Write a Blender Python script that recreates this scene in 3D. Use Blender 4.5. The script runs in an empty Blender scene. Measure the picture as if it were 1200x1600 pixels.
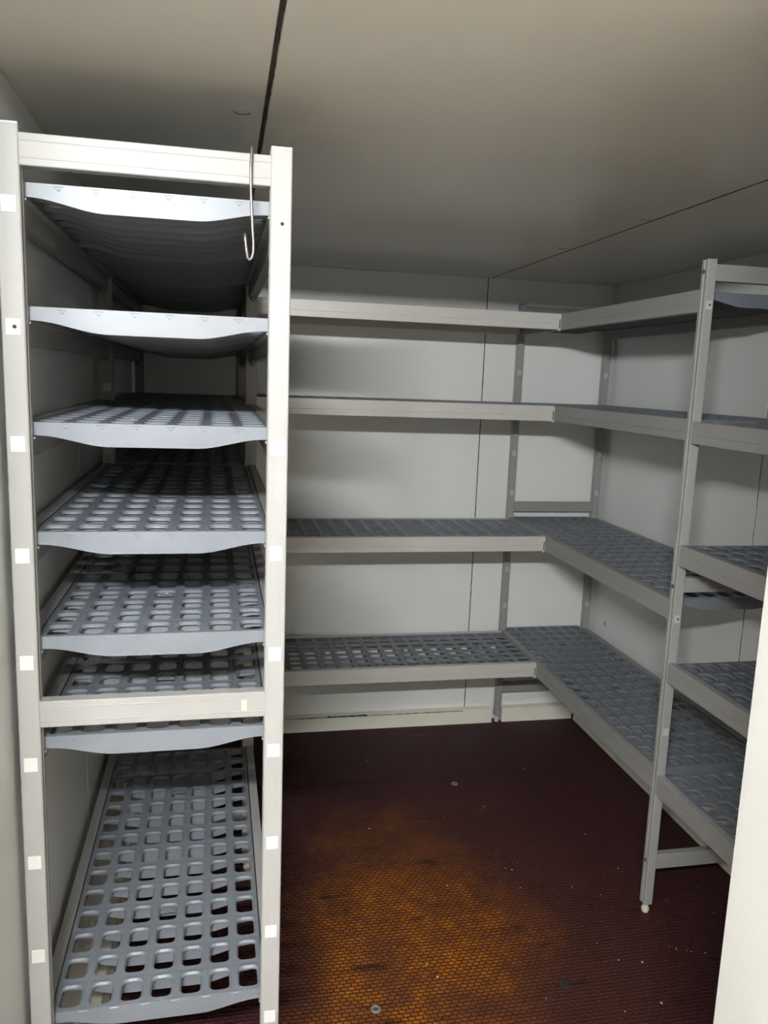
import bpy, math, random
from mathutils import Vector, Matrix

random.seed(7)
scene = bpy.context.scene
col = scene.collection

# ------------------------------------------------------------------ camera
F_PX = 1237.56
YAW, PITCH, ROLL = 0.2029, -0.1660, 0.0369
CAM = Vector((0.0, 0.0, 1.368))
fwd = Vector((math.sin(YAW) * math.cos(PITCH), math.cos(YAW) * math.cos(PITCH), math.sin(PITCH)))
rgt = Vector((math.cos(YAW), -math.sin(YAW), 0.0))
upv = rgt.cross(fwd)
r2 = rgt * math.cos(ROLL) + upv * math.sin(ROLL)
u2 = -rgt * math.sin(ROLL) + upv * math.cos(ROLL)
cam_data = bpy.data.cameras.new('camera')
cam_data.sensor_fit = 'VERTICAL'
cam_data.sensor_height = 36.0
cam_data.lens = F_PX / 1600.0 * 36.0
cam_data.clip_start = 0.02
cam = bpy.data.objects.new('camera', cam_data)
col.objects.link(cam)
mw = Matrix((r2, u2, -fwd)).transposed().to_4x4()
mw.translation = CAM
cam.matrix_world = mw
scene.camera = cam

# ------------------------------------------------------------------ world, exposure
world = bpy.data.worlds.new('world')
scene.world = world
world.use_nodes = True
world.node_tree.nodes['Background'].inputs['Color'].default_value = (0.55, 0.55, 0.52, 1)
world.node_tree.nodes['Background'].inputs['Strength'].default_value = 0.3
scene.view_settings.view_transform = 'Standard'
scene.view_settings.look = 'None'
scene.view_settings.exposure = 2.85
scene.view_settings.gamma = 1.0
scene.view_settings.use_curve_mapping = False

LAMP_STRENGTH = 165.0
LAMP_COLOR = (0.985, 1.0, 0.985)
LAMP_X0, LAMP_X1, LAMP_Y, LAMP_Z = -0.53, -0.05, -0.42, 1.81

# ------------------------------------------------------------------ materials
def new_mat(name):
    m = bpy.data.materials.new(name)
    m.use_nodes = True
    nt = m.node_tree
    return m, nt, nt.nodes['Principled BSDF']

def noise_mat(name, c0, c1, scale=4.0, rough=(0.35, 0.5), metallic=0.0, bump=0.0, stretch=(1, 1, 1), detail=4.0,
              bscale=None, spec=0.5):
    m, nt, b = new_mat(name)
    N, L = nt.nodes, nt.links
    tc = N.new('ShaderNodeTexCoord')
    mp = N.new('ShaderNodeMapping')
    mp.inputs['Scale'].default_value = stretch
    L.new(tc.outputs['Object'], mp.inputs['Vector'])
    nz = N.new('ShaderNodeTexNoise')
    nz.inputs['Scale'].default_value = scale
    nz.inputs['Detail'].default_value = detail
    L.new(mp.outputs[0], nz.inputs['Vector'])
    cr = N.new('ShaderNodeValToRGB')
    cr.color_ramp.elements[0].position = 0.3
    cr.color_ramp.elements[1].position = 0.7
    cr.color_ramp.elements[0].color = (*c0, 1)
    cr.color_ramp.elements[1].color = (*c1, 1)
    L.new(nz.outputs['Fac'], cr.inputs['Fac'])
    L.new(cr.outputs['Color'], b.inputs['Base Color'])
    mr = N.new('ShaderNodeMapRange')
    mr.inputs['To Min'].default_value = rough[0]
    mr.inputs['To Max'].default_value = rough[1]
    L.new(nz.outputs['Fac'], mr.inputs['Value'])
    L.new(mr.outputs[0], b.inputs['Roughness'])
    b.inputs['Metallic'].default_value = metallic
    b.inputs['Specular IOR Level'].default_value = spec
    if bump:
        n2 = N.new('ShaderNodeTexNoise')
        n2.inputs['Scale'].default_value = bscale or scale * 20
        L.new(mp.outputs[0], n2.inputs['Vector'])
        bp = N.new('ShaderNodeBump')
        bp.inputs['Strength'].default_value = bump
        bp.inputs['Distance'].default_value = 0.001
        L.new(n2.outputs['Fac'], bp.inputs['Height'])
        L.new(bp.outputs[0], b.inputs['Normal'])
    return m

M = {}
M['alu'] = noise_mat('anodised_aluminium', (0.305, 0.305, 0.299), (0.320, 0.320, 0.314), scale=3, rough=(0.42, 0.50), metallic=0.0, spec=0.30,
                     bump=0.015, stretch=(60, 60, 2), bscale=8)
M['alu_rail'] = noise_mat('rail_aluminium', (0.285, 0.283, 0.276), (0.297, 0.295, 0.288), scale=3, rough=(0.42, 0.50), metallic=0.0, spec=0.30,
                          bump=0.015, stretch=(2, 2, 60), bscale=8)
M['alu_lit'] = noise_mat('lit_rail_aluminium', (0.53, 0.52, 0.495), (0.57, 0.56, 0.535), scale=3, rough=(0.38, 0.46), metallic=0.10, spec=0.4,  # same aluminium as the side rails; the fuller light on it is painted in
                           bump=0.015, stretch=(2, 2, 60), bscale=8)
M['wall'] = noise_mat('white_enamelled_panel', (0.765, 0.78, 0.77), (0.805, 0.82, 0.81), scale=1.5, rough=(0.30, 0.42), bump=0.02, bscale=6)
M['ceiling'] = noise_mat('white_ceiling_panel', (0.72, 0.705, 0.65), (0.77, 0.755, 0.70), scale=1.2, rough=(0.27, 0.27), bump=0.03, bscale=5)
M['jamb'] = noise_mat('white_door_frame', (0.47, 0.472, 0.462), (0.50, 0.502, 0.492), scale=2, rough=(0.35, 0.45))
M['kerb'] = noise_mat('cream_kerb', (0.74, 0.72, 0.62), (0.83, 0.815, 0.73), scale=7, rough=(0.45, 0.6), bump=0.05)
M['dark'] = noise_mat('dark_joint', (0.012, 0.010, 0.008), (0.03, 0.026, 0.02), scale=60, rough=(0.7, 0.9))
M['sealant'] = noise_mat('brown_sealant', (0.018, 0.012, 0.008), (0.06, 0.04, 0.022), scale=90, rough=(0.7, 0.9))
M['tray'] = noise_mat('blue_grey_plastic', (0.152, 0.167, 0.194), (0.170, 0.187, 0.216), scale=9, spec=0.38, rough=(0.34, 0.44), bump=0.03, bscale=120)
M['cap'] = noise_mat('white_plastic_cap', (0.56, 0.56, 0.55), (0.60, 0.60, 0.59), scale=20, rough=(0.4, 0.5))
M['cap_grey'] = noise_mat('clear_plastic_cap', (0.44, 0.44, 0.44), (0.48, 0.48, 0.48), scale=20, rough=(0.3, 0.4))
M['foot'] = noise_mat('ivory_plastic_foot', (0.62, 0.60, 0.52), (0.70, 0.68, 0.60), scale=30, rough=(0.4, 0.55))
M['bolt'] = noise_mat('dull_steel_bolt', (0.10, 0.095, 0.085), (0.22, 0.21, 0.19), scale=80, rough=(0.4, 0.6), metallic=0.7)
M['hook'] = noise_mat('worn_steel_wire', (0.20, 0.18, 0.155), (0.32, 0.30, 0.27), scale=60, rough=(0.30, 0.45), metallic=0.8)
M['chip'] = noise_mat('bare_rust_spot', (0.22, 0.09, 0.03), (0.36, 0.17, 0.07), scale=80, rough=(0.7, 0.9))
M['tape'] = noise_mat('yellow_tape_residue', (0.68, 0.64, 0.34), (0.74, 0.70, 0.44), scale=50, rough=(0.5, 0.6))
M['crumb'] = noise_mat('pale_crumb', (0.45, 0.43, 0.38), (0.68, 0.66, 0.6), scale=40, rough=(0.7, 0.9))
M['outfloor'] = noise_mat('tan_vestibule_floor', (0.46, 0.385, 0.30), (0.54, 0.46, 0.37), scale=5, rough=(0.5, 0.7))
M['outwall'] = noise_mat('cream_vestibule_wall', (0.68, 0.66, 0.61), (0.73, 0.71, 0.66), scale=2, rough=(0.5, 0.7))
M['ring'] = noise_mat('grey_steel_ring', (0.30, 0.29, 0.27), (0.45, 0.44, 0.41), scale=90, rough=(0.4, 0.6), metallic=0.5)

def make_tube_mat():
    m, nt, b = new_mat('fluorescent_tube')
    b.inputs['Base Color'].default_value = (0.9, 0.9, 0.9, 1)
    b.inputs['Emission Color'].default_value = (*LAMP_COLOR, 1)
    b.inputs['Emission Strength'].default_value = LAMP_STRENGTH
    return m
M['tube'] = make_tube_mat()

def make_floor_mat():
    """phenolic-faced plywood with a pressed wire-mesh pattern, worn through to orange wood in the walkway"""
    m, nt, b = new_mat('mesh_faced_plywood')
    N, L = nt.nodes, nt.links
    def math_(op, a, c=None, clamp=False):
        n = N.new('ShaderNodeMath'); n.operation = op; n.use_clamp = clamp
        for i, v in enumerate((a, c)):
            if v is None: continue
            if isinstance(v, (int, float)): n.inputs[i].default_value = v
            else: L.new(v, n.inputs[i])
        return n.outputs[0]
    geo = N.new('ShaderNodeNewGeometry')
    P = geo.outputs['Position']
    sep = N.new('ShaderNodeSeparateXYZ'); L.new(P, sep.inputs[0])
    X, Y = sep.outputs['X'], sep.outputs['Y']
    # staggered mesh cells
    br = N.new('ShaderNodeTexBrick')
    br.offset = 0.5; br.squash = 1.0
    br.inputs['Scale'].default_value = 1.0
    br.inputs['Brick Width'].default_value = 0.0165
    br.inputs['Row Height'].default_value = 0.0105
    br.inputs['Mortar Size'].default_value = 0.0026
    br.inputs['Mortar Smooth'].default_value = 0.7
    br.inputs['Color1'].default_value = (0, 0, 0, 1); br.inputs['Color2'].default_value = (0, 0, 0, 1)
    br.inputs['Mortar'].default_value = (1, 1, 1, 1)
    L.new(P, br.inputs['Vector'])
    mesh_line = br.outputs['Fac']
    # wear: noise-warped blob in the walkway
    nz = N.new('ShaderNodeTexNoise'); nz.inputs['Scale'].default_value = 5.0; nz.inputs['Detail'].default_value = 5.0
    L.new(P, nz.inputs['Vector'])
    nf = N.new('ShaderNodeTexNoise'); nf.inputs['Scale'].default_value = 38.0; nf.inputs['Detail'].default_value = 3.0
    L.new(P, nf.inputs['Vector'])
    def blob(cx, cy, rx, ry, warp):
        dx = math_('DIVIDE', math_('SUBTRACT', X, cx), rx)
        dy = math_('DIVIDE', math_('SUBTRACT', Y, cy), ry)
        d = math_('SQRT', math_('ADD', math_('MULTIPLY', dx, dx), math_('MULTIPLY', dy, dy)))
        d = math_('ADD', d, math_('MULTIPLY', math_('SUBTRACT', nz.outputs['Fac'], 0.5), warp))
        mr = N.new('ShaderNodeMapRange'); mr.interpolation_type = 'SMOOTHSTEP'
        mr.inputs['From Min'].default_value = 1.15; mr.inputs['From Max'].default_value = 0.40
        L.new(d, mr.inputs['Value'])
        return mr.outputs[0]
    w = math_('MAXIMUM', blob(0.47, 1.72, 0.36, 0.40, 0.8), blob(0.36, 1.38, 0.32, 0.24, 0.9))
    w2 = math_('MULTIPLY', blob(0.48, 2.10, 0.26, 0.28, 1.0), 0.40)
    w = math_('MAXIMUM', w, w2)
    halo = math_('MULTIPLY', blob(0.60, 1.75, 0.62, 0.72, 0.8), 1.0)
    # base colours
    base = N.new('ShaderNodeMix'); base.data_type = 'RGBA'
    base.inputs['A'].default_value = (0.034, 0.0100, 0.0135, 1); base.inputs['B'].default_value = (0.058, 0.018, 0.021, 1)
    L.new(nz.outputs['Fac'], base.inputs['Factor'])
    hal = N.new('ShaderNodeMix'); hal.data_type = 'RGBA'
    hal.inputs['B'].default_value = (0.070, 0.024, 0.018, 1)
    L.new(base.outputs['Result'], hal.inputs['A'])
    L.new(math_('MULTIPLY', halo, 0.75), hal.inputs['Factor'])
    org = N.new('ShaderNodeMix'); org.data_type = 'RGBA'
    org.inputs['A'].default_value = (0.20, 0.052, 0.005, 1); org.inputs['B'].default_value = (0.47, 0.165, 0.014, 1)
    L.new(nf.outputs['Fac'], org.inputs['Factor'])
    lined = N.new('ShaderNodeMix'); lined.data_type = 'RGBA'
    lined.inputs['B'].default_value = (0.062, 0.016, 0.006, 1)
    L.new(org.outputs['Result'], lined.inputs['A']); L.new(math_('MULTIPLY', mesh_line, 0.85), lined.inputs['Factor'])
    mx = N.new('ShaderNodeMix'); mx.data_type = 'RGBA'
    patch = N.new('ShaderNodeTexNoise'); patch.inputs['Scale'].default_value = 9.0; patch.inputs['Detail'].default_value = 3.0
    L.new(P, patch.inputs['Vector'])
    pm = N.new('ShaderNodeMapRange'); pm.inputs['From Min'].default_value = 0.36; pm.inputs['From Max'].default_value = 0.62
    pm.inputs['To Min'].default_value = 0.45; pm.inputs['To Max'].default_value = 1.05
    L.new(patch.outputs['Fac'], pm.inputs['Value'])
    wear = math_('MULTIPLY', math_('MULTIPLY', w, math_('ADD', 0.40, nf.outputs['Fac'])), pm.outputs[0], clamp=True)
    L.new(wear, mx.inputs['Factor']); L.new(hal.outputs['Result'], mx.inputs['A']); L.new(lined.outputs['Result'], mx.inputs['B'])
    # long dark scuffs and pale scratches
    mp = N.new('ShaderNodeMapping'); mp.inputs['Scale'].default_value = (3.2, 13.0, 1.0); mp.inputs['Rotation'].default_value = (0, 0, 0.25)
    L.new(P, mp.inputs['Vector'])
    sc = N.new('ShaderNodeTexNoise'); sc.inputs['Scale'].default_value = 2.0; sc.inputs['Detail'].default_value = 6.0
    L.new(mp.outputs[0], sc.inputs['Vector'])
    scuff = N.new('ShaderNodeMapRange'); scuff.inputs['From Min'].default_value = 0.62; scuff.inputs['From Max'].default_value = 0.72
    L.new(sc.outputs['Fac'], scuff.inputs['Value'])
    dk = N.new('ShaderNodeMix'); dk.data_type = 'RGBA'
    dk.inputs['B'].default_value = (0.020, 0.009, 0.006, 1)
    L.new(mx.outputs['Result'], dk.inputs['A']); L.new(math_('MULTIPLY', scuff.outputs[0], 0.8), dk.inputs['Factor'])
    scr = N.new('ShaderNodeMapRange'); scr.inputs['From Min'].default_value = 0.31; scr.inputs['From Max'].default_value = 0.24
    L.new(sc.outputs['Fac'], scr.inputs['Value'])
    pl = N.new('ShaderNodeMix'); pl.data_type = 'RGBA'
    pl.inputs['B'].default_value = (0.14, 0.11, 0.09, 1)
    L.new(dk.outputs['Result'], pl.inputs['A']); L.new(math_('MULTIPLY', scr.outputs[0], 0.55), pl.inputs['Factor'])
    L.new(pl.outputs['Result'], b.inputs['Base Color'])
    rg = N.new('ShaderNodeMapRange'); rg.inputs['To Min'].default_value = 0.38; rg.inputs['To Max'].default_value = 0.58
    L.new(nz.outputs['Fac'], rg.inputs['Value']); L.new(rg.outputs[0], b.inputs['Roughness'])
    b.inputs['Specular IOR Level'].default_value = 0.12
    bp = N.new('ShaderNodeBump'); bp.inputs['Strength'].default_value = 0.9; bp.inputs['Distance'].default_value = 0.0016
    L.new(mesh_line, bp.inputs['Height']); L.new(bp.outputs[0], b.inputs['Normal'])
    return m
M['floor'] = make_floor_mat()

# ------------------------------------------------------------------ helpers
def tag(o, label=None, category=None, group=None, kind=None):
    if label: o['label'] = label
    if category: o['category'] = category
    if group: o['group'] = group
    if kind: o['kind'] = kind
    return o

def empty(name, loc=(0, 0, 0), rz=0.0):
    o = bpy.data.objects.new(name, None)
    o.empty_display_size = 0.05
    col.objects.link(o)
    o.location = loc
    o.rotation_euler = (0, 0, rz)
    return o

def link(name, me, parent=None, loc=(0, 0, 0), rz=0.0):
    o = bpy.data.objects.new(name, me)
    col.objects.link(o)
    o.parent = parent
    o.location = loc
    o.rotation_euler = (0, 0, rz)
    return o

class MB:
    def __init__(s):
        s.v, s.f = [], []
    def add(s, vs, fs):
        k = len(s.v)
        s.v += [tuple(p) for p in vs]
        s.f += [tuple(i + k for i in f) for f in fs]
        return s
    def box(s, x0, x1, y0, y1, z0, z1):
        return s.add([(x0, y0, z0), (x1, y0, z0), (x1, y1, z0), (x0, y1, z0), (x0, y0, z1), (x1, y0, z1), (x1, y1, z1), (x0, y1, z1)],
                     [(0, 3, 2, 1), (4, 5, 6, 7), (0, 1, 5, 4), (1, 2, 6, 5), (2, 3, 7, 6), (3, 0, 4, 7)])
    def cbox(s, x0, x1, y0, y1, z0, z1, c):
        """box with chamfered edges"""
        vs, idx = [], {}
        for X, sx in ((x0, 1), (x1, -1)):
            for Y, sy in ((y0, 1), (y1, -1)):
                for Z, sz in ((z0, 1), (z1, -1)):
                    for a in range(3):
                        p = [X + sx * c, Y + sy * c, Z + sz * c]
                        p[a] = (X, Y, Z)[a]
                        idx[(sx, sy, sz, a)] = len(vs); vs.append(p)
        fs = []
        for a in range(3):
            o1, o2 = [i for i in range(3) if i != a]
            for sa in (1, -1):
                ring = []
                for s1, s2 in ((1, 1), (-1, 1), (-1, -1), (1, -1)):
                    k = [0, 0, 0]; k[a] = sa; k[o1] = s1; k[o2] = s2
                    ring.append(idx[(*k, a)])
                flip = (sa == 1) ^ (a == 1)
                fs.append(tuple(ring) if not flip else tuple(reversed(ring)))
        for a in range(3):
            o1, o2 = [i for i in range(3) if i != a]
            for s1 in (1, -1):
                for s2 in (1, -1):
                    def g(sa, n):
                        k = [0, 0, 0]; k[a] = sa; k[o1] = s1; k[o2] = s2
                        return idx[(*k, n)]
                    fs.append((g(1, o1), g(-1, o1), g(-1, o2), g(1, o2)))
        for sx in (1, -1):
            for sy in (1, -1):
                for sz in (1, -1):
                    fs.append(tuple(idx[(sx, sy, sz, a)] for a in range(3)))
        return s.add(vs, fs)
    def prism(s, prof, axis, a0, a1):
        """prof: 2D polygon in the other two axes (in x,y,z order), extruded along axis"""
        n = len(prof)
        def pt(p, a):
            q = list(p); q.insert(axis, a); return q
        vs = [pt(p, a0) for p in prof] + [pt(p, a1) for p in prof]
        fs = [tuple(range(n)), tuple(range(2 * n - 1, n - 1, -1))]
        fs += [(i, i + n, (i + 1) % n + n, (i + 1) % n) for i in range(n)]
        return s.add(vs, fs)
    def cyl(s, c, r, z0, z1, n=20, r1=None):
        r1 = r if r1 is None else r1
        vs = [(c[0] + r * math.cos(2 * math.pi * i / n), c[1] + r * math.sin(2 * math.pi * i / n), z0) for i in range(n)]
        vs += [(c[0] + r1 * math.cos(2 * math.pi * i / n), c[1] + r1 * math.sin(2 * math.pi * i / n), z1) for i in range(n)]
        fs = [tuple(range(n - 1, -1, -1)), tuple(range(n, 2 * n))]
        fs += [(i, (i + 1) % n, (i + 1) % n + n, i + n) for i in range(n)]
        return s.add(vs, fs)
    def tube(s, pts, r, n=10):
        pts = [Vector(p) for p in pts]
        rings = []
        ref = Vector((0.31, 0.9, 0.27)).normalized()
        for i, p in enumerate(pts):
            t = (pts[min(i + 1, len(pts) - 1)] - pts[max(i - 1, 0)]).normalized()
            a = t.cross(ref).normalized(); b = t.cross(a)
            rings.append([p + (a * math.cos(2 * math.pi * k / n) + b * math.sin(2 * math.pi * k / n)) * r for k in range(n)])
        vs = [q for ring in rings for q in ring]
        fs = []
        for i in range(len(pts) - 1):
            for k in range(n):
                fs.append((i * n + k, i * n + (k + 1) % n, (i + 1) * n + (k + 1) % n, (i + 1) * n + k))
        fs += [tuple(range(n - 1, -1, -1)), tuple((len(pts) - 1) * n + k for k in range(n))]
        return s.add(vs, fs)
    def mesh(s, name, mat, smooth=False, fix=True):
        me = bpy.data.meshes.new(name)
        me.from_pydata(s.v, [], s.f)
        me.materials.append(mat)
        if fix:
            import bmesh
            bm = bmesh.new(); bm.from_mesh(me)
            bmesh.ops.recalc_face_normals(bm, faces=bm.faces)
            bm.to_mesh(me); bm.free()
        if smooth:
            me.shade_smooth()
        me.update()
        return me
    def build(s, name, mat, parent=None, loc=(0, 0, 0), rz=0.0, smooth=False):
        return link(name, s.mesh(name, mat, smooth), parent, loc, rz)

def ragged(p0, p1, normal_axis, depth, wmin, wmax, n, rnd):
    """thin uneven bead of sealant along a joint from p0 to p1, standing proud along normal_axis by depth"""
    p0, p1 = Vector(p0), Vector(p1)
    t = (p1 - p0).normalized()
    nrm = Vector((0, 0, 0)); nrm[normal_axis] = 1.0
    side = t.cross(nrm)
    vs, fs = [], []
    for i in range(n + 1):
        c = p0.lerp(p1, i / n) + side * rnd.uniform(-0.35, 0.35) * wmin
        w = rnd.uniform(wmin, wmax) * 0.5
        for sgn, d in ((-1, 0.0), (-0.5, depth), (0.5, depth), (1, 0.0)):
            vs.append(c + side * w * sgn + nrm * d)
    for i in range(n):
        for k in range(3):
            a = i * 4 + k
            fs.append((a, a + 1, a + 5, a + 4))
    fs += [(0, 1, 2, 3), (n * 4 + 3, n * 4 + 2, n * 4 + 1, n * 4)]
    mb = MB(); mb.add(vs, fs)
    return mb

# ------------------------------------------------------------------ the room
XL, XR, YB, H = -0.297, 1.488, 2.938, 1.757
YF0, YF1 = 0.62, 0.72            # front wall with the doorway
XJ = 0.5613                      # right side of the doorway
rnd = random.Random(3)

# floor: three boards
floor = tag(empty('floor', (0, 0, 0)), 'dark maroon mesh-pressed plywood floor worn orange in the middle', 'floor', kind='structure')
for y0, y1 in ((YF0 - 0.02, 1.5580), (1.5610, 2.4800), (2.4822, YB + 0.03)):
    MB().cbox(-0.345, XR + 0.02, y0, y1, -0.025, 0.0, 0.0003).build('floor_board', M['floor'], floor)
MB().box(-0.345, XR + 0.02, YF0 - 0.02, YB + 0.03, -0.06, -0.0251).build('subfloor', M['dark'], floor)
def floor_bolt(x, y, dark=False):
    if dark:
        MB().cyl((0, 0), 0.0125, 0.0, 0.0012, 20, 0.011).build('floor_plug', M['dark'], floor, (x, y, 0))
        return
    n, vs, fs = 24, [], []
    for r, z in ((0.0115, 0.0), (0.0105, 0.0022), (0.0065, 0.0022), (0.0058, 0.0004)):
        vs += [(r * math.cos(2 * math.pi * i / n), r * math.sin(2 * math.pi * i / n), z) for i in range(n)]
    for k in range(3):
        fs += [(k * n + i, k * n + (i + 1) % n, (k + 1) * n + (i + 1) % n, (k + 1) * n + i) for i in range(n)]
    ring = MB().add(vs, fs).build('floor_bolt', M['ring'], floor, (x, y, 0))
    MB().cyl((0, 0), 0.0058, 0.0, 0.0006, 16).build('bolt_head', M['bolt'], ring)
floor_bolt(0.785, 2.435); floor_bolt(0.332, 1.503); floor_bolt(0.780, 1.507, True)

# ceiling: panels running front to back, dark joints between them
ceiling = tag(empty('ceiling', (0, 0, H)), 'off-white glossy ceiling panels with dark joints', 'ceiling', kind='structure')
for x0, x1 in ((-0.42, 0.0575), (0.0635, 0.9835), (0.9870, XR + 0.06)):
    MB().cbox(x0, x1, YF0, YB + 0.06, 0.0, 0.06, 0.0012).build('ceiling_panel', M['ceiling'], ceiling)
MB().box(-0.42, XR + 0.06, YF0, YB + 0.06, 0.061, 0.07).build('ceiling_backing', M['dark'], ceiling)
ragged((0.0605, YF1, 0.003), (0.0605, YB, 0.003), 2, -0.0040, 0.004, 0.0085, 150, rnd).build('joint_sealant', M['sealant'], ceiling)
ragged((0.9853, YF1, 0.002), (0.9853, YB, 0.002), 2, -0.0026, 0.002, 0.0045, 120, rnd).build('joint_sealant', M['sealant'], ceiling)
for x, y in ((0.963, 1.772), (0.954, 2.224), (0.973, 2.694), (0.026, 1.294)):
    c = MB().cyl((0, 0), 0.0115, -0.0004, 0.0, 24).build('lock_cover', M['ceiling'], ceiling, (x, y, 0))
    arc = [(0.012 * math.cos(a), 0.012 * math.sin(a), -0.0002) for a in [math.pi * (0.05 + 0.9 * t / 12) for t in range(13)]]
    MB().tube(arc, 0.0009, 6).build('cover_gap', M['dark'], c)

# walls made of upright panels
def panel_wall(name, label, origin, rz, cuts, z1, sealant_cuts, length):
    """wall local frame: x along the wall, y = 0 visible face, body towards +y"""
    w = tag(empty(name, origin, rz), label, 'wall', kind='structure')
    g = 0.0016
    for a, b in zip(cuts[:-1], cuts[1:]):
        MB().cbox(a + g, b - g, 0.0, 0.06, 0.0, z1, 0.0012).build('wall_panel', M['wall'], w)
    MB().box(cuts[0], cuts[-1], 0.061, 0.07, 0.0, z1).build('wall_backing', M['dark'], w)
    for c in sealant_cuts:
        ragged((c, 0.002, 0.04), (c, 0.002, z1), 1, -0.0016, 0.0020, 0.0042, 120, rnd).build('joint_sealant', M['dark'], w)
    return w
wall_back = panel_wall('wall_back', 'white panelled wall behind the long shelves', (0, YB, 0), 0.0,
                       [-0.42, 0.046, 0.9715, XR + 0.06], H, [0.9715], 0)
# right wall: local x runs towards the viewer
wall_right = panel_wall('wall_right', 'white panelled wall on the right side behind the right rack', (XR, YB, 0), -math.pi / 2,
                        [0.0, YB - 1.975, YB - 1.06, YB - YF1 + 0.001], H, [YB - 1.975], 0)
# left wall runs a little out of square
LROT = 0.012
wall_left = panel_wall('wall_left', 'shaded white panelled wall behind the left rack', (XL + 0.002, 1.30, 0), math.pi / 2 + LROT,
                       [YF1 - 1.30, 1.767 - 1.30, 2.69 - 1.30, YB - 1.30 + 0.02], H, [1.767 - 1.30], 0)
# small bare spots on the walls
vs = [(0.0, 0, 0.011), (0.0045, 0, 0.006), (0.0055, 0, -0.003), (0.001, 0, -0.010), (-0.004, 0, -0.007), (-0.005, 0, 0.002), (-0.002, 0, 0.007)]
mb = MB(); mb.prism([(p[0], p[2]) for p in vs], 1, -0.0006, 0.0)
mb.build('bare_spot', M['chip'], wall_right, (YB - 2.796, 0, 0.443))

# kerbs along the wall feet
def kerb(name, label, prof_fn, axis, spans):
    k = tag(empty(name), label, 'kerb', kind='structure')
    for a, b in spans:
        MB().prism(prof_fn, axis, a, b).build('kerb_strip', M['kerb'], k)
    return k
kb = kerb('baseboard_back', 'cream kerb strip along the foot of the back wall', 
          [(2.8985, 0.0), (2.9030, 0.050), (2.9080, 0.0555), (YB - 0.0005, 0.0575), (YB - 0.0005, 0.0)], 0,
          [(-0.235, 1.0770), (1.1210, 1.426)])
ragged((0.24, 2.9045, 0.0535), (0.955, 2.9045, 0.0535), 1, -0.0016, 0.0012, 0.0042, 90, rnd).build('cracked_sealant', M['sealant'], kb)
ragged((0.40, 2.9045, 0.0545), (0.56, 2.9045, 0.0545), 1, -0.0025, 0.003, 0.0085, 26, rnd).build('cracked_sealant', M['sealant'], kb)
kerb('baseboard_right', 'cream kerb strip along the foot of the right wall',
     [(1.4290, 0.0), (1.4340, 0.034), (1.4400, 0.038), (XR - 0.0005, 0.045), (XR - 0.0005, 0.0)], 1, [(YF1, 2.890)])
kl = tag(empty('baseboard_left', (XL + 0.002, 1.30, 0), LROT), 'cream kerb strip along the foot of the left wall', 'kerb', kind='structure')
MB().prism([(0.0005, 0.0), (0.0005, 0.045), (0.046, 0.038), (0.056, 0.0)], 1, YF1 - 1.30, 2.89 - 1.30).build('kerb_strip', M['kerb'], kl)

# front wall with the doorway the photograph is taken through
OC = 2.05                                                   # height of the vestibule ceiling
fw = tag(empty('wall_front'), 'white door frame edge close on the right', 'wall', kind='structure')
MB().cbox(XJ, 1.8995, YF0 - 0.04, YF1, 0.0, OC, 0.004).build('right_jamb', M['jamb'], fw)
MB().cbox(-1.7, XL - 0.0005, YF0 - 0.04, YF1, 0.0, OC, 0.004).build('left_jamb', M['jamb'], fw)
MB().cbox(XL, XJ - 0.0005, YF0 - 0.04, YF0 - 0.001, H + 0.002, OC, 0.001).build('door_header', M['jamb'], fw)
# vestibule behind the camera
ov = tag(empty('floor_vestibule'), 'tan vestibule floor outside the doorway', 'floor', kind='structure')
MB().box(-1.7, 1.9, -2.3, YF0 - 0.0405, -0.06, 0.0).build('floor_slab', M['outfloor'], ov)
oc = tag(empty('ceiling_vestibule'), 'vestibule ceiling outside the doorway', 'ceiling', kind='structure')
MB().box(-1.7, 1.9, -2.3, YF1, OC, OC + 0.05).build('ceiling_slab', M['outwall'], oc)
for nm, bx in (('wall_vestibule_left', (-1.76, -1.70, -2.3, YF1, 0, OC)), ('wall_vestibule_right', (1.9, 1.96, -2.3, YF1, 0, OC)),
               ('wall_vestibule_rear', (-1.7, 1.9, -2.36, -2.3, 0, OC))):
    w = tag(empty(nm), f'cream wall on the {nm.split("_")[-1]} side of the vestibule outside the doorway', 'wall', kind='structure')
    MB().box(*bx).build('wall_slab', M['outwall'], w)

# ------------------------------------------------------------------ lamp
lamp = tag(empty('tube_lamp', (0, LAMP_Y, LAMP_Z)), 'fluorescent tube lamp hanging from the ceiling outside the doorway', 'lamp')
ln = 20
mbt = MB()
ring0 = [(LAMP_X0, 0.016 * math.cos(2 * math.pi * i / ln), 0.016 * math.sin(2 * math.pi * i / ln)) for i in range(ln)]
ring1 = [(LAMP_X1, p[1], p[2]) for p in ring0]
mbt.add(ring0 + ring1, [tuple(range(ln)), tuple(range(2 * ln - 1, ln - 1, -1))] + [(i, i + ln, (i + 1) % ln + ln, (i + 1) % ln) for i in range(ln)])
mbt.build('tube', M['tube'], lamp)
MB().cbox(LAMP_X0 - 0.03, LAMP_X1 + 0.03, -0.03, 0.03, 0.035, 0.085, 0.006).build('housing', M['cap'], lamp)
for x in (LAMP_X0 - 0.012, LAMP_X1 + 0.012):
    MB().cbox(x - 0.011, x + 0.011, -0.018, 0.018, -0.02, 0.036, 0.003).build('lamp_holder', M['cap'], lamp)
for x in (LAMP_X0 + 0.08, LAMP_X1 - 0.08):
    MB().cyl((x, 0), 0.004, 0.084, OC - LAMP_Z, 10).build('hanger', M['bolt'], lamp)

# ------------------------------------------------------------------ rack pieces
PITCH_Z = 0.153
Z_TOP, Z_FOOT = 1.668, 0.027

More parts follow.
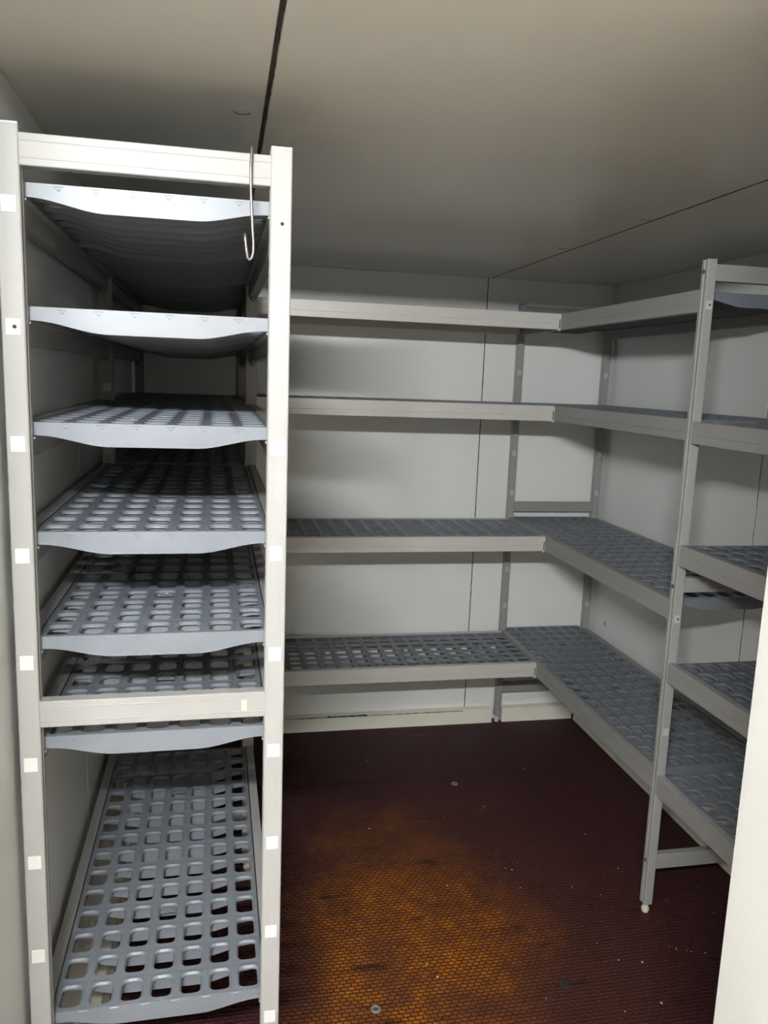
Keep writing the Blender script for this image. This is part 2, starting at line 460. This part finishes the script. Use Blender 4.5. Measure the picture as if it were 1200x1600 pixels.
def post_profile(w, d):
    c = 0.0016
    return [(c, 0), (w - c, 0), (w, c), (w, 0.0095), (w - 0.0022, 0.0105), (w - 0.0022, 0.0150), (w, 0.016), (w, d - c), (w - c, d),
            (c, d), (0, d - c), (0, 0.016), (0.0022, 0.0150), (0.0022, 0.0105), (0, 0.0095), (0, c)]

cap_mesh = MB().cbox(-0.0092, 0.0092, -0.0009, 0.0004, -0.0106, 0.0106, 0.0005).mesh('slot_cap', M['cap'])
cap_grey_mesh = MB().cbox(-0.0076, 0.0076, -0.0009, 0.0004, -0.0100, 0.0100, 0.0005).mesh('slot_cap', M['cap_grey'])
hole_mesh = MB().prism([(0.0027 * math.cos(2 * math.pi * i / 12), 0.0027 * math.sin(2 * math.pi * i / 12)) for i in range(12)], 1, -0.0011, 0.0).mesh('slot_hole', M['dark'])
bolt_mesh = MB().prism([(0.0048 * math.cos(2 * math.pi * i / 6), 0.0048 * math.sin(2 * math.pi * i / 6)) for i in range(6)], 1, -0.0035, 0.0).mesh('bolt', M['bolt'])
nut_mb = MB().cyl((0, 0), 0.0060, -0.0062, 0.0, 6); nut_mb.cyl((0, 0), 0.0038, -0.009, -0.006, 10)
nut_mesh = nut_mb.mesh('rail_nut', M['bolt'])
foot_mb = MB().cyl((0, 0), 0.0085, 0.0, 0.0085, 20, 0.0105)
foot_mb.cyl((0, 0), 0.0105, 0.0085, 0.0125, 20, 0.0095)
foot_mb.cyl((0, 0), 0.0070, 0.0125, 0.0290, 14)
foot_mesh = foot_mb.mesh('foot', M['foot'])

def post(parent, x, y, w, d, z0=Z_FOOT, caps=(), holes=(), black_top=False, foot=True, grey=False):
    p = MB().prism(post_profile(w, d), 2, z0, Z_TOP).build('post', M['alu'], parent, (x, y, 0))
    MB().cbox(0.0004, w - 0.0004, 0.0004, d - 0.0004, Z_TOP - 0.001, Z_TOP + 0.0022, 0.0008).build('post_cap', M['dark'] if black_top else M['cap'], p)
    if foot:
        link('foot', foot_mesh, p, (w / 2, d / 2, z0 - 0.027))
    for z in caps:
        link('slot_cap', cap_grey_mesh if grey else cap_mesh, p, (w * 0.5, 0, z))
    for z in holes:
        link('slot_hole', hole_mesh, p, (w * 0.56, 0, z))
    return p

def cross_bar(parent, x0, x1, y, z0, z1, d=0.019):
    h = z1 - z0
    def zz(t): return z0 + h * t
    prof = [(0.0010, zz(0)), (0, zz(0.03)), (0, zz(0.22)), (-0.0005, zz(0.235)), (-0.0005, zz(0.25)), (0, zz(0.265)), (0, zz(0.735)), (-0.0005, zz(0.75)),
            (-0.0005, zz(0.765)), (0, zz(0.78)), (0, zz(0.97)), (0.0010, zz(1)), (d, zz(1)), (d, zz(0))]
    prof = [(y + a, b) for a, b in prof]
    return MB().prism(prof, 0, x0, x1).build('cross_bar', M['alu_rail'], parent)

RAIL_H, RAIL_W, LEDGE = 0.0515, 0.0190, 0.010
def rail_profile(u0, s, zt):
    """u0 = outer face, s = direction inwards"""
    P = [(0, -RAIL_H + 0.001), (0, -0.0335), (0.0009, -0.0327), (0.0009, -0.0317), (0, -0.0310), (0, -0.0010), (0.001, 0), (RAIL_W - 0.0008, 0), (RAIL_W, -0.0008),
         (RAIL_W, -0.0212), (RAIL_W + LEDGE, -0.0212), (RAIL_W + LEDGE, -0.0240), (RAIL_W, -0.0240), (RAIL_W, -RAIL_H), (0.001, -RAIL_H)]
    return [(u0 + s * a, zt + b) for a, b in P]

def side_rail(parent, xo, s, zt, y0, y1, nuts=True):
    """rail running in y"""
    r = MB().prism(rail_profile(xo, s, zt), 1, y0, y1).build('side_rail', M['alu_rail'], parent)
    if nuts:
        for y in (y0 + 0.014, y1 - 0.014):
            link('rail_nut', nut_mesh, r, (xo + s * 0.010, y, zt - RAIL_H))
    return r

# ------------------------------------------------------------------ trays
TRAY_W = 0.328
def smooth(t):
    t = max(0.0, min(1.0, t)); return t * t * (3 - 2 * t)
def arch(u, d_edge, d_mid):
    e = min(u, 1 - u)
    return d_edge + (d_mid - d_edge) * smooth((e - 0.03) / 0.29)

tray_cache = {}
def tray_meshes(rows, length, W=TRAY_W):
    """deck of 7 x rows rounded openings, transverse ribs below; local x across, y along, top at z = 0"""
    key = (rows, round(length, 4))
    if key in tray_cache: return tray_cache[key]
    cols = 7
    px, py = W / cols, length / rows
    hx, hy = 0.0155, 0.34 * py
    T = 0.0045
    mb = MB()
    def loop(cx, cy, a, b, r, z):
        pts = []
        for k, (sx, sy) in enumerate(((1, 1), (-1, 1), (-1, -1), (1, -1))):
            for j in range(4):
                th = math.pi / 2 * (k + j / 3.0)
                pts.append((cx + sx * (a - r) + r * math.cos(th), cy + sy * (b - r) + r * math.sin(th), z))
        return pts
    for i in range(cols):
        for j in range(rows):
            x0, y0 = i * px, j * py
            cx, cy = x0 + px / 2, y0 + py / 2
            corners = [(x0 + px, y0 + py), (x0, y0 + py), (x0, y0), (x0 + px, y0)]
            vs = [(c[0], c[1], 0.0) for c in corners] + [(c[0], c[1], -T) for c in corners]
            vs += loop(cx, cy, hx + 0.0028, hy + 0.0028, 0.0112, 0.0006)
            vs += loop(cx, cy, hx, hy, 0.0090, -0.0024)
            vs += loop(cx, cy, hx - 0.0003, hy - 0.0003, 0.0088, -T)
            fs = []
            for base, L0 in ((0, 8), (4, 40)):
                for k in range(4):
                    s = L0 + k * 4
                    for q in range(3):
                        fs.append((base + k, s + q, s + q + 1) if base == 0 else (base + k, s + q + 1, s + q))
                    nk = (k + 1) % 4
                    fs.append((base + k, s + 3, L0 + nk * 4, base + nk) if base == 0 else (base + k, base + nk, L0 + nk * 4, s + 3))
            for L0 in (8, 24):
                for q in range(16):
                    n = (q + 1) % 16
                    fs.append((L0 + q, L0 + 16 + q, L0 + 16 + n, L0 + n))
            mb.add(vs, fs)
    # side skirts
    for xa, xb in ((0.0, 0.003), (W - 0.003, W)):
        mb.box(xa, xb, 0.0, length, -0.0192, -0.0002)
    # transverse ribs
    ns = 20
    for j in range(1, rows):
        y = j * py
        for off in ((0.0,) ):
            top, bot = [], []
            for k in range(ns + 1):
                u = k / ns
                top.append((0.003 + (W - 0.006) * u, -T + 0.0003)); bot.append((0.003 + (W - 0.006) * u, -arch(u, 0.0125, 0.0300)))
            for k in range(ns):
                prof = [top[k], top[k + 1], bot[k + 1], bot[k]]
                mb.add([(p[0], y - 0.0014, p[1]) for p in prof] + [(p[0], y + 0.0014, p[1]) for p in prof],
                       [(3, 2, 1, 0), (4, 5, 6, 7), (2, 3, 7, 6)])
    deck = mb.mesh('shelf_tray', M['tray'], fix=False)
    # end plate (local y = 0 is its outer face, body towards +y)
    ep = MB()
    ns = 32
    prof = [(W * k / ns, -arch(k / ns, 0.0178, 0.0325)) for k in range(ns + 1)]
    vs = []
    for y in (0.0, 0.003):
        vs += [(p[0], y, 0.0004) for p in prof] + [(p[0], y, p[1]) for p in prof]
    m = ns + 1
    fs = []
    for k in range(ns):
        fs.append((k, m + k, m + k + 1, k + 1))
        fs.append((2 * m + k, 2 * m + k + 1, 3 * m + k + 1, 3 * m + k))
        fs.append((k, k + 1, 2 * m + k + 1, 2 * m + k))
        fs.append((m + k, 3 * m + k, 3 * m + k + 1, m + k + 1))
    fs += [(0, 2 * m, 3 * m, m), (ns, m + ns, 3 * m + ns, 2 * m + ns)]
    ep.add(vs, fs)
    for i in range(1, 7):                                   # little moulded notches under the rim
        x = i * W / 7
        ep.add([(x - 0.0065, -0.0007, -0.0030), (x, -0.0007, -0.0075), (x + 0.0065, -0.0007, -0.0030),
                (x - 0.0065, 0.0, -0.0022), (x, 0.0, -0.0085), (x + 0.0065, 0.0, -0.0022)],
               [(0, 1, 2), (0, 3, 4, 1), (1, 4, 5, 2), (2, 5, 3, 0)])
    plate = ep.mesh('end_plate', M['tray'])
    # moulded arch in the middle opening
    tb = MB().box(-0.0145, 0.0145, 0.002, hy - 0.001, -0.0042, -0.0030)
    for k in range(8):
        a0, a1 = math.pi * k / 8, math.pi * (k + 1) / 8
        q = [(0.011 * math.cos(a0), 0.004 + 0.011 * math.sin(a0)), (0.011 * math.cos(a1), 0.004 + 0.011 * math.sin(a1)),
             (0.0085 * math.cos(a1), 0.004 + 0.0085 * math.sin(a1)), (0.0085 * math.cos(a0), 0.004 + 0.0085 * math.sin(a0))]
        tb.prism(q, 2, -0.0031, -0.0012)
    tab = tb.mesh('moulded_tab', M['tray'])
    tray_cache[key] = (deck, plate, tab, (W / 2, (rows // 2 + 0.5) * py, 0.0))
    return tray_cache[key]

def tray(loc, rz, rows, length, label, group):
    deck, plate, tab, tc = tray_meshes(rows, length)
    t = tag(link('shelf_tray', deck, None, loc, rz), label, 'tray', group)
    link('end_plate', plate, t, (0, 0, 0))
    link('end_plate', plate, t, (TRAY_W, length, 0), math.pi)
    link('moulded_tab', tab, t, tc)
    return t

ORD = ['top', 'second', 'third', 'fourth', 'fifth', 'sixth', 'lowest']

# ------------------------------------------------------------------ left rack
LX0 = -0.2833
LROT_R = 0.009
PIV = Vector((LX0, 1.131, 0.0))
def lw(x, y, z):
    c, s = math.cos(LROT_R), math.sin(LROT_R)
    return (PIV.x + c * x - s * y, PIV.y + s * x + c * y, z)
left = tag(empty('shelving_rack', PIV, LROT_R), 'tall brightly lit aluminium rack of seven shelves on the left', 'rack')
PW, PD, DEPTH = 0.0290, 0.0260, 0.3734
caps_all = [0.347 + PITCH_Z * k for k in range(9)]
lf_caps_l = [z for z in caps_all]
MIDBARS = ((1.6190, 1.6585), (0.8605, 0.8998), (0.128, 0.168))
for fi, fy in enumerate((0.0, 0.9040, 1.7330)):
    kz = Z_FOOT + 0.048
    post(left, 0.0, fy, PW, PD, z0=kz + 0.022, caps=lf_caps_l if fi == 0 else [0.347 + PITCH_Z * k + 0.06 for k in (5, 6)] if fi == 1 else [],
         holes=[caps_all[7]] if fi == 0 else [])
    post(left, DEPTH - PW, fy, PW, PD, caps=caps_all if fi == 0 else [], holes=[caps_all[8]] if fi == 0 else [])
    for z0, z1 in MIDBARS:
        cross_bar(left, PW - 0.0003, DEPTH - PW + 0.0003, fy + 0.002, z0, z1)
L_LEVELS = [1.6040, 1.4465, 1.2925, 1.1390, 0.9860, 0.8335, 0.3745]
for zt in L_LEVELS:
    for ya, yb in ((PD + 0.0005, 0.9035), (0.9040 + PD + 0.0005, 1.7325)):
        side_rail(left, 0.0015, 1, zt + 0.0015, ya, yb)
        side_rail(left, DEPTH - 0.0015, -1, zt + 0.0015, ya, yb)
# strip of yellowish tape left on the middle cross bar
MB().cbox(0.3105, 0.3185, 0.0012, 0.0024, 0.8715, 0.8885, 0.0004).build('tape_mark', M['tape'], left)
LTX = 0.0015 + RAIL_W + 0.0017 + 0.0008
L_TX = (DEPTH - TRAY_W) / 2
WHERE = ['at the front of', 'second from the front on', 'third from the front on', 'at the far end of']
for k, zt in enumerate(L_LEVELS):
    ys = [(PD + 0.0045, 0.4335), (PD + 0.0045 + 0.4350, 0.4335)]
    if k < 5:
        ys += [(0.9040 + PD + 0.004, 0.396), (0.9040 + PD + 0.4015, 0.396)]
    for j, (y, ln_) in enumerate(ys):
        tray(lw(L_TX, y, zt), LROT_R, 7, ln_, f'blue-grey perforated plastic tray {WHERE[j]} the {ORD[k]} shelf of the left rack', 'trays in the left rack')

# wire hook over the top bar
hx0 = 0.0355
hp = []
bz, by = 1.6600, 1.1310
for t in range(9):
    a = math.pi * t / 8
    hp.append((hx0, by + 0.0115 + 0.0135 * math.cos(a), bz + 0.001 + 0.0060 * math.sin(a)))
hp = [(hx0 + 0.001, by + 0.025, 1.632)] + hp
hp += [(hx0 - 0.0010, by - 0.0035, 1.640), (hx0 - 0.0010, by - 0.004, 1.615), (hx0 + 0.0002, by - 0.004, 1.590), (hx0 + 0.0015, by - 0.004, 1.565),
       (hx0 + 0.0030, by - 0.004, 1.545), (hx0 + 0.0030, by - 0.005, 1.530), (hx0 + 0.0008, by - 0.006, 1.5225), (hx0 - 0.0020, by - 0.007, 1.5200),
       (hx0 - 0.0045, by - 0.008, 1.5225), (hx0 - 0.0062, by - 0.009, 1.532), (hx0 - 0.0078, by - 0.010, 1.545), (hx0 - 0.0085, by - 0.010, 1.553)]
tag(MB().tube(hp, 0.0020, 10).build('wire_hook', M['hook'], smooth=True), 'bent steel wire hook hanging over the top bar of the left rack', 'hook')

# ------------------------------------------------------------------ right rack
RX0, RY0 = 1.0895, 1.7068
right = tag(empty('shelving_rack', (RX0, RY0, 0)), 'dull aluminium rack along the right wall with a leg near the doorway', 'rack')
RW = 0.0236
RDEP = 0.3785
R_FAR = 2.8960 - RY0
R_NEAR = 0.80 - RY0
for fi, fy in enumerate((0.0, R_FAR, R_NEAR)):
    caps_f = ([1.565, 1.258, 0.809, 0.5115] if fi == 0 else [1.412, 1.105, 0.951, 0.645, 0.495] if fi == 1 else [])
    p = post(right, 0.0, fy, RW, PD, caps=caps_f, holes=[1.565, 0.809] if fi == 0 else [], black_top=(fi == 0), grey=True)
    if fi == 0:
        for z in (0.150, 0.890, 1.640):
            b = link('bolt', bolt_mesh, p, (0.0, 0.013, z), -math.pi / 2)
    post(right, RDEP - RW, fy, RW, PD, z0=Z_FOOT + 0.045, caps=[1.412, 1.258, 1.105, 0.951, 0.645, 0.495] if fi == 1 else [], grey=True)
    for z0, z1 in ((1.6200, 1.6580), (0.8755, 0.9130), (0.1270, 0.1675)):
        cross_bar(right, RW - 0.0003, RDEP - RW + 0.0003, fy + 0.003, z0, z1)
R_LEVELS = [1.6024, 1.3003, 0.8512, 0.3936]
N_LEVELS = [1.2946, 0.9960, 0.6955, 0.3938]
for zt in R_LEVELS:
    side_rail(right, 0.0040, 1, zt, PD + 0.0005, R_FAR - 0.0005, nuts=False)
    side_rail(right, RDEP - 0.0030, -1, zt, PD + 0.0005, R_FAR - 0.0005, nuts=False)
for zt in N_LEVELS:
    side_rail(right, 0.0002, 1, zt, R_NEAR + PD + 0.0005, -0.0003, nuts=False)
    side_rail(right, RDEP - 0.0002, -1, zt, R_NEAR + PD + 0.0005, -0.0003, nuts=False)
R_TX = RX0 + 0.0040 + RAIL_W + 0.0008
NAMES_F = ['nearest the leg', 'in the middle', 'nearest the back wall']
for k, zt in enumerate(R_LEVELS):
    for j, (y, rows, ln_) in enumerate(((1.7480, 5, 0.3200), (2.0700, 7, 0.4340), (2.5060, 7, 0.4290))):
        tray((R_TX, y, zt - 0.0017), 0.0, rows, ln_,
             f'blue-grey perforated tray {NAMES_F[j]} on the right rack\'s {["top", "second", "third", "lowest"][k]} far shelf', 'trays in the far bay of the right rack')
for k, zt in enumerate(N_LEVELS):
    for j, (y, rows, ln_) in enumerate(((RY0 - 0.004 - 0.4335, 7, 0.4335), (RY0 - 0.004 - 0.869, 7, 0.4335))):
        tray((R_TX - 0.0012, y, zt - 0.0017), 0.0, rows, ln_,
             f'blue-grey tray {["against the leg", "nearest the doorway"][j]} on the right rack\'s {["uppermost", "second", "third", "lowest"][k]} near shelf',
             'trays in the near bay of the right rack')

# ------------------------------------------------------------------ shelves along the back wall
BX0, BX1, BY0 = 0.1000, 1.0935, 2.5242
BACK_TRAYS = {0: [(0.673, 7, 0.4185), (0.3795, 5, 0.2925), (0.107, 5, 0.2715)],
              3: [(0.8015, 5, 0.2905), (0.5090, 5, 0.2915), (0.2165, 5, 0.2915), (0.107, 2, 0.1085)]}
POSN = ['at the right end of', 'second from the right on', 'third from the right on', 'at the far left end of']
for k, zt in enumerate(R_LEVELS):
    sh = tag(empty('wall_shelf', (BX0, BY0, 0)), f'{["top", "second", "third", "lowest"][k]} aluminium shelf frame spanning the back wall', 'shelf', 'shelf frames along the back wall')
    # rails run in x
    def rail_x(yo, s, xa, xb, name):
        prof = rail_profile(yo - BY0, s, zt)
        return MB().prism(prof, 0, xa - BX0, xb - BX0).build(name, M['alu_lit'], sh)
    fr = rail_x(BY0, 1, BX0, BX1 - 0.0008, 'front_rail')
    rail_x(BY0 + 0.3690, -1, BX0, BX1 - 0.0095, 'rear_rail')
    # corner clip hooking into the right rack's rail
    xe = BX1 - BX0
    c = MB().cbox(xe - 0.0095, xe - 0.0004, -0.0016, 0.0002, zt - 0.0560, zt - 0.0008, 0.0005).build('corner_clip', M['alu_lit'], sh)
    MB().box(xe - 0.0064, xe - 0.0032, -0.0020, -0.0012, zt - 0.0470, zt - 0.0180).build('clip_slot', M['dark'], c)
    for j, (x, rows, ln_) in enumerate(BACK_TRAYS[3 if k == 3 else 0]):
        # rotated 90 degrees: local y -> -x world, local x -> +y world
        tray((x + ln_, BY0 + 0.0205, zt - 0.0017), math.pi / 2, rows, ln_ - 0.001,
             f'blue-grey perforated tray {POSN[j]} the {["top", "second", "third", "lowest"][k]} back wall shelf', 'trays along the back wall')

# ------------------------------------------------------------------ crumbs on the floor
spots = [(0.619, 1.976), (0.811, 1.942), (1.014, 1.799), (1.12, 1.904), (1.281, 1.684), (1.17, 1.551), (1.138, 1.561), (1.106, 1.576), (1.093, 1.587),
         (0.88, 1.411), (0.887, 1.938), (0.841, 2.28), (0.607, 1.9), (0.477, 1.618), (0.492, 1.575), (0.377, 2.083), (0.443, 2.204), (0.719, 1.474),
         (0.997, 1.546), (1.185, 1.751), (1.304, 1.793), (0.95, 1.844), (1.101, 2.082), (1.367, 2.209), (0.691, 2.236), (0.57, 2.11), (0.266, 2.719),
         (0.517, 2.641), (1.065, 2.503), (0.795, 1.951), (0.943, 1.561), (0.975, 1.421), (0.918, 1.624), (0.806, 1.861)]
cm = MB()
rc = random.Random(11)
for x, y in spots + [(rc.uniform(0.15, 1.38), rc.uniform(1.3, 2.8)) for _ in range(60)]:
    r = rc.uniform(0.0007, 0.0022) * (1.4 if (x, y) in spots else 0.7)
    n = 6
    ring = [(x + r * rc.uniform(0.6, 1.3) * math.cos(2 * math.pi * i / n), y + r * rc.uniform(0.6, 1.3) * math.sin(2 * math.pi * i / n), 0.0) for i in range(n)]
    cm.add(ring + [(x, y, r * 0.8)], [(i, (i + 1) % n, n) for i in range(n)] + [tuple(range(n - 1, -1, -1))])
tag(cm.build('floor_crumbs', M['crumb']), 'pale crumbs and flakes scattered over the dark floor', 'crumbs', kind='stuff')
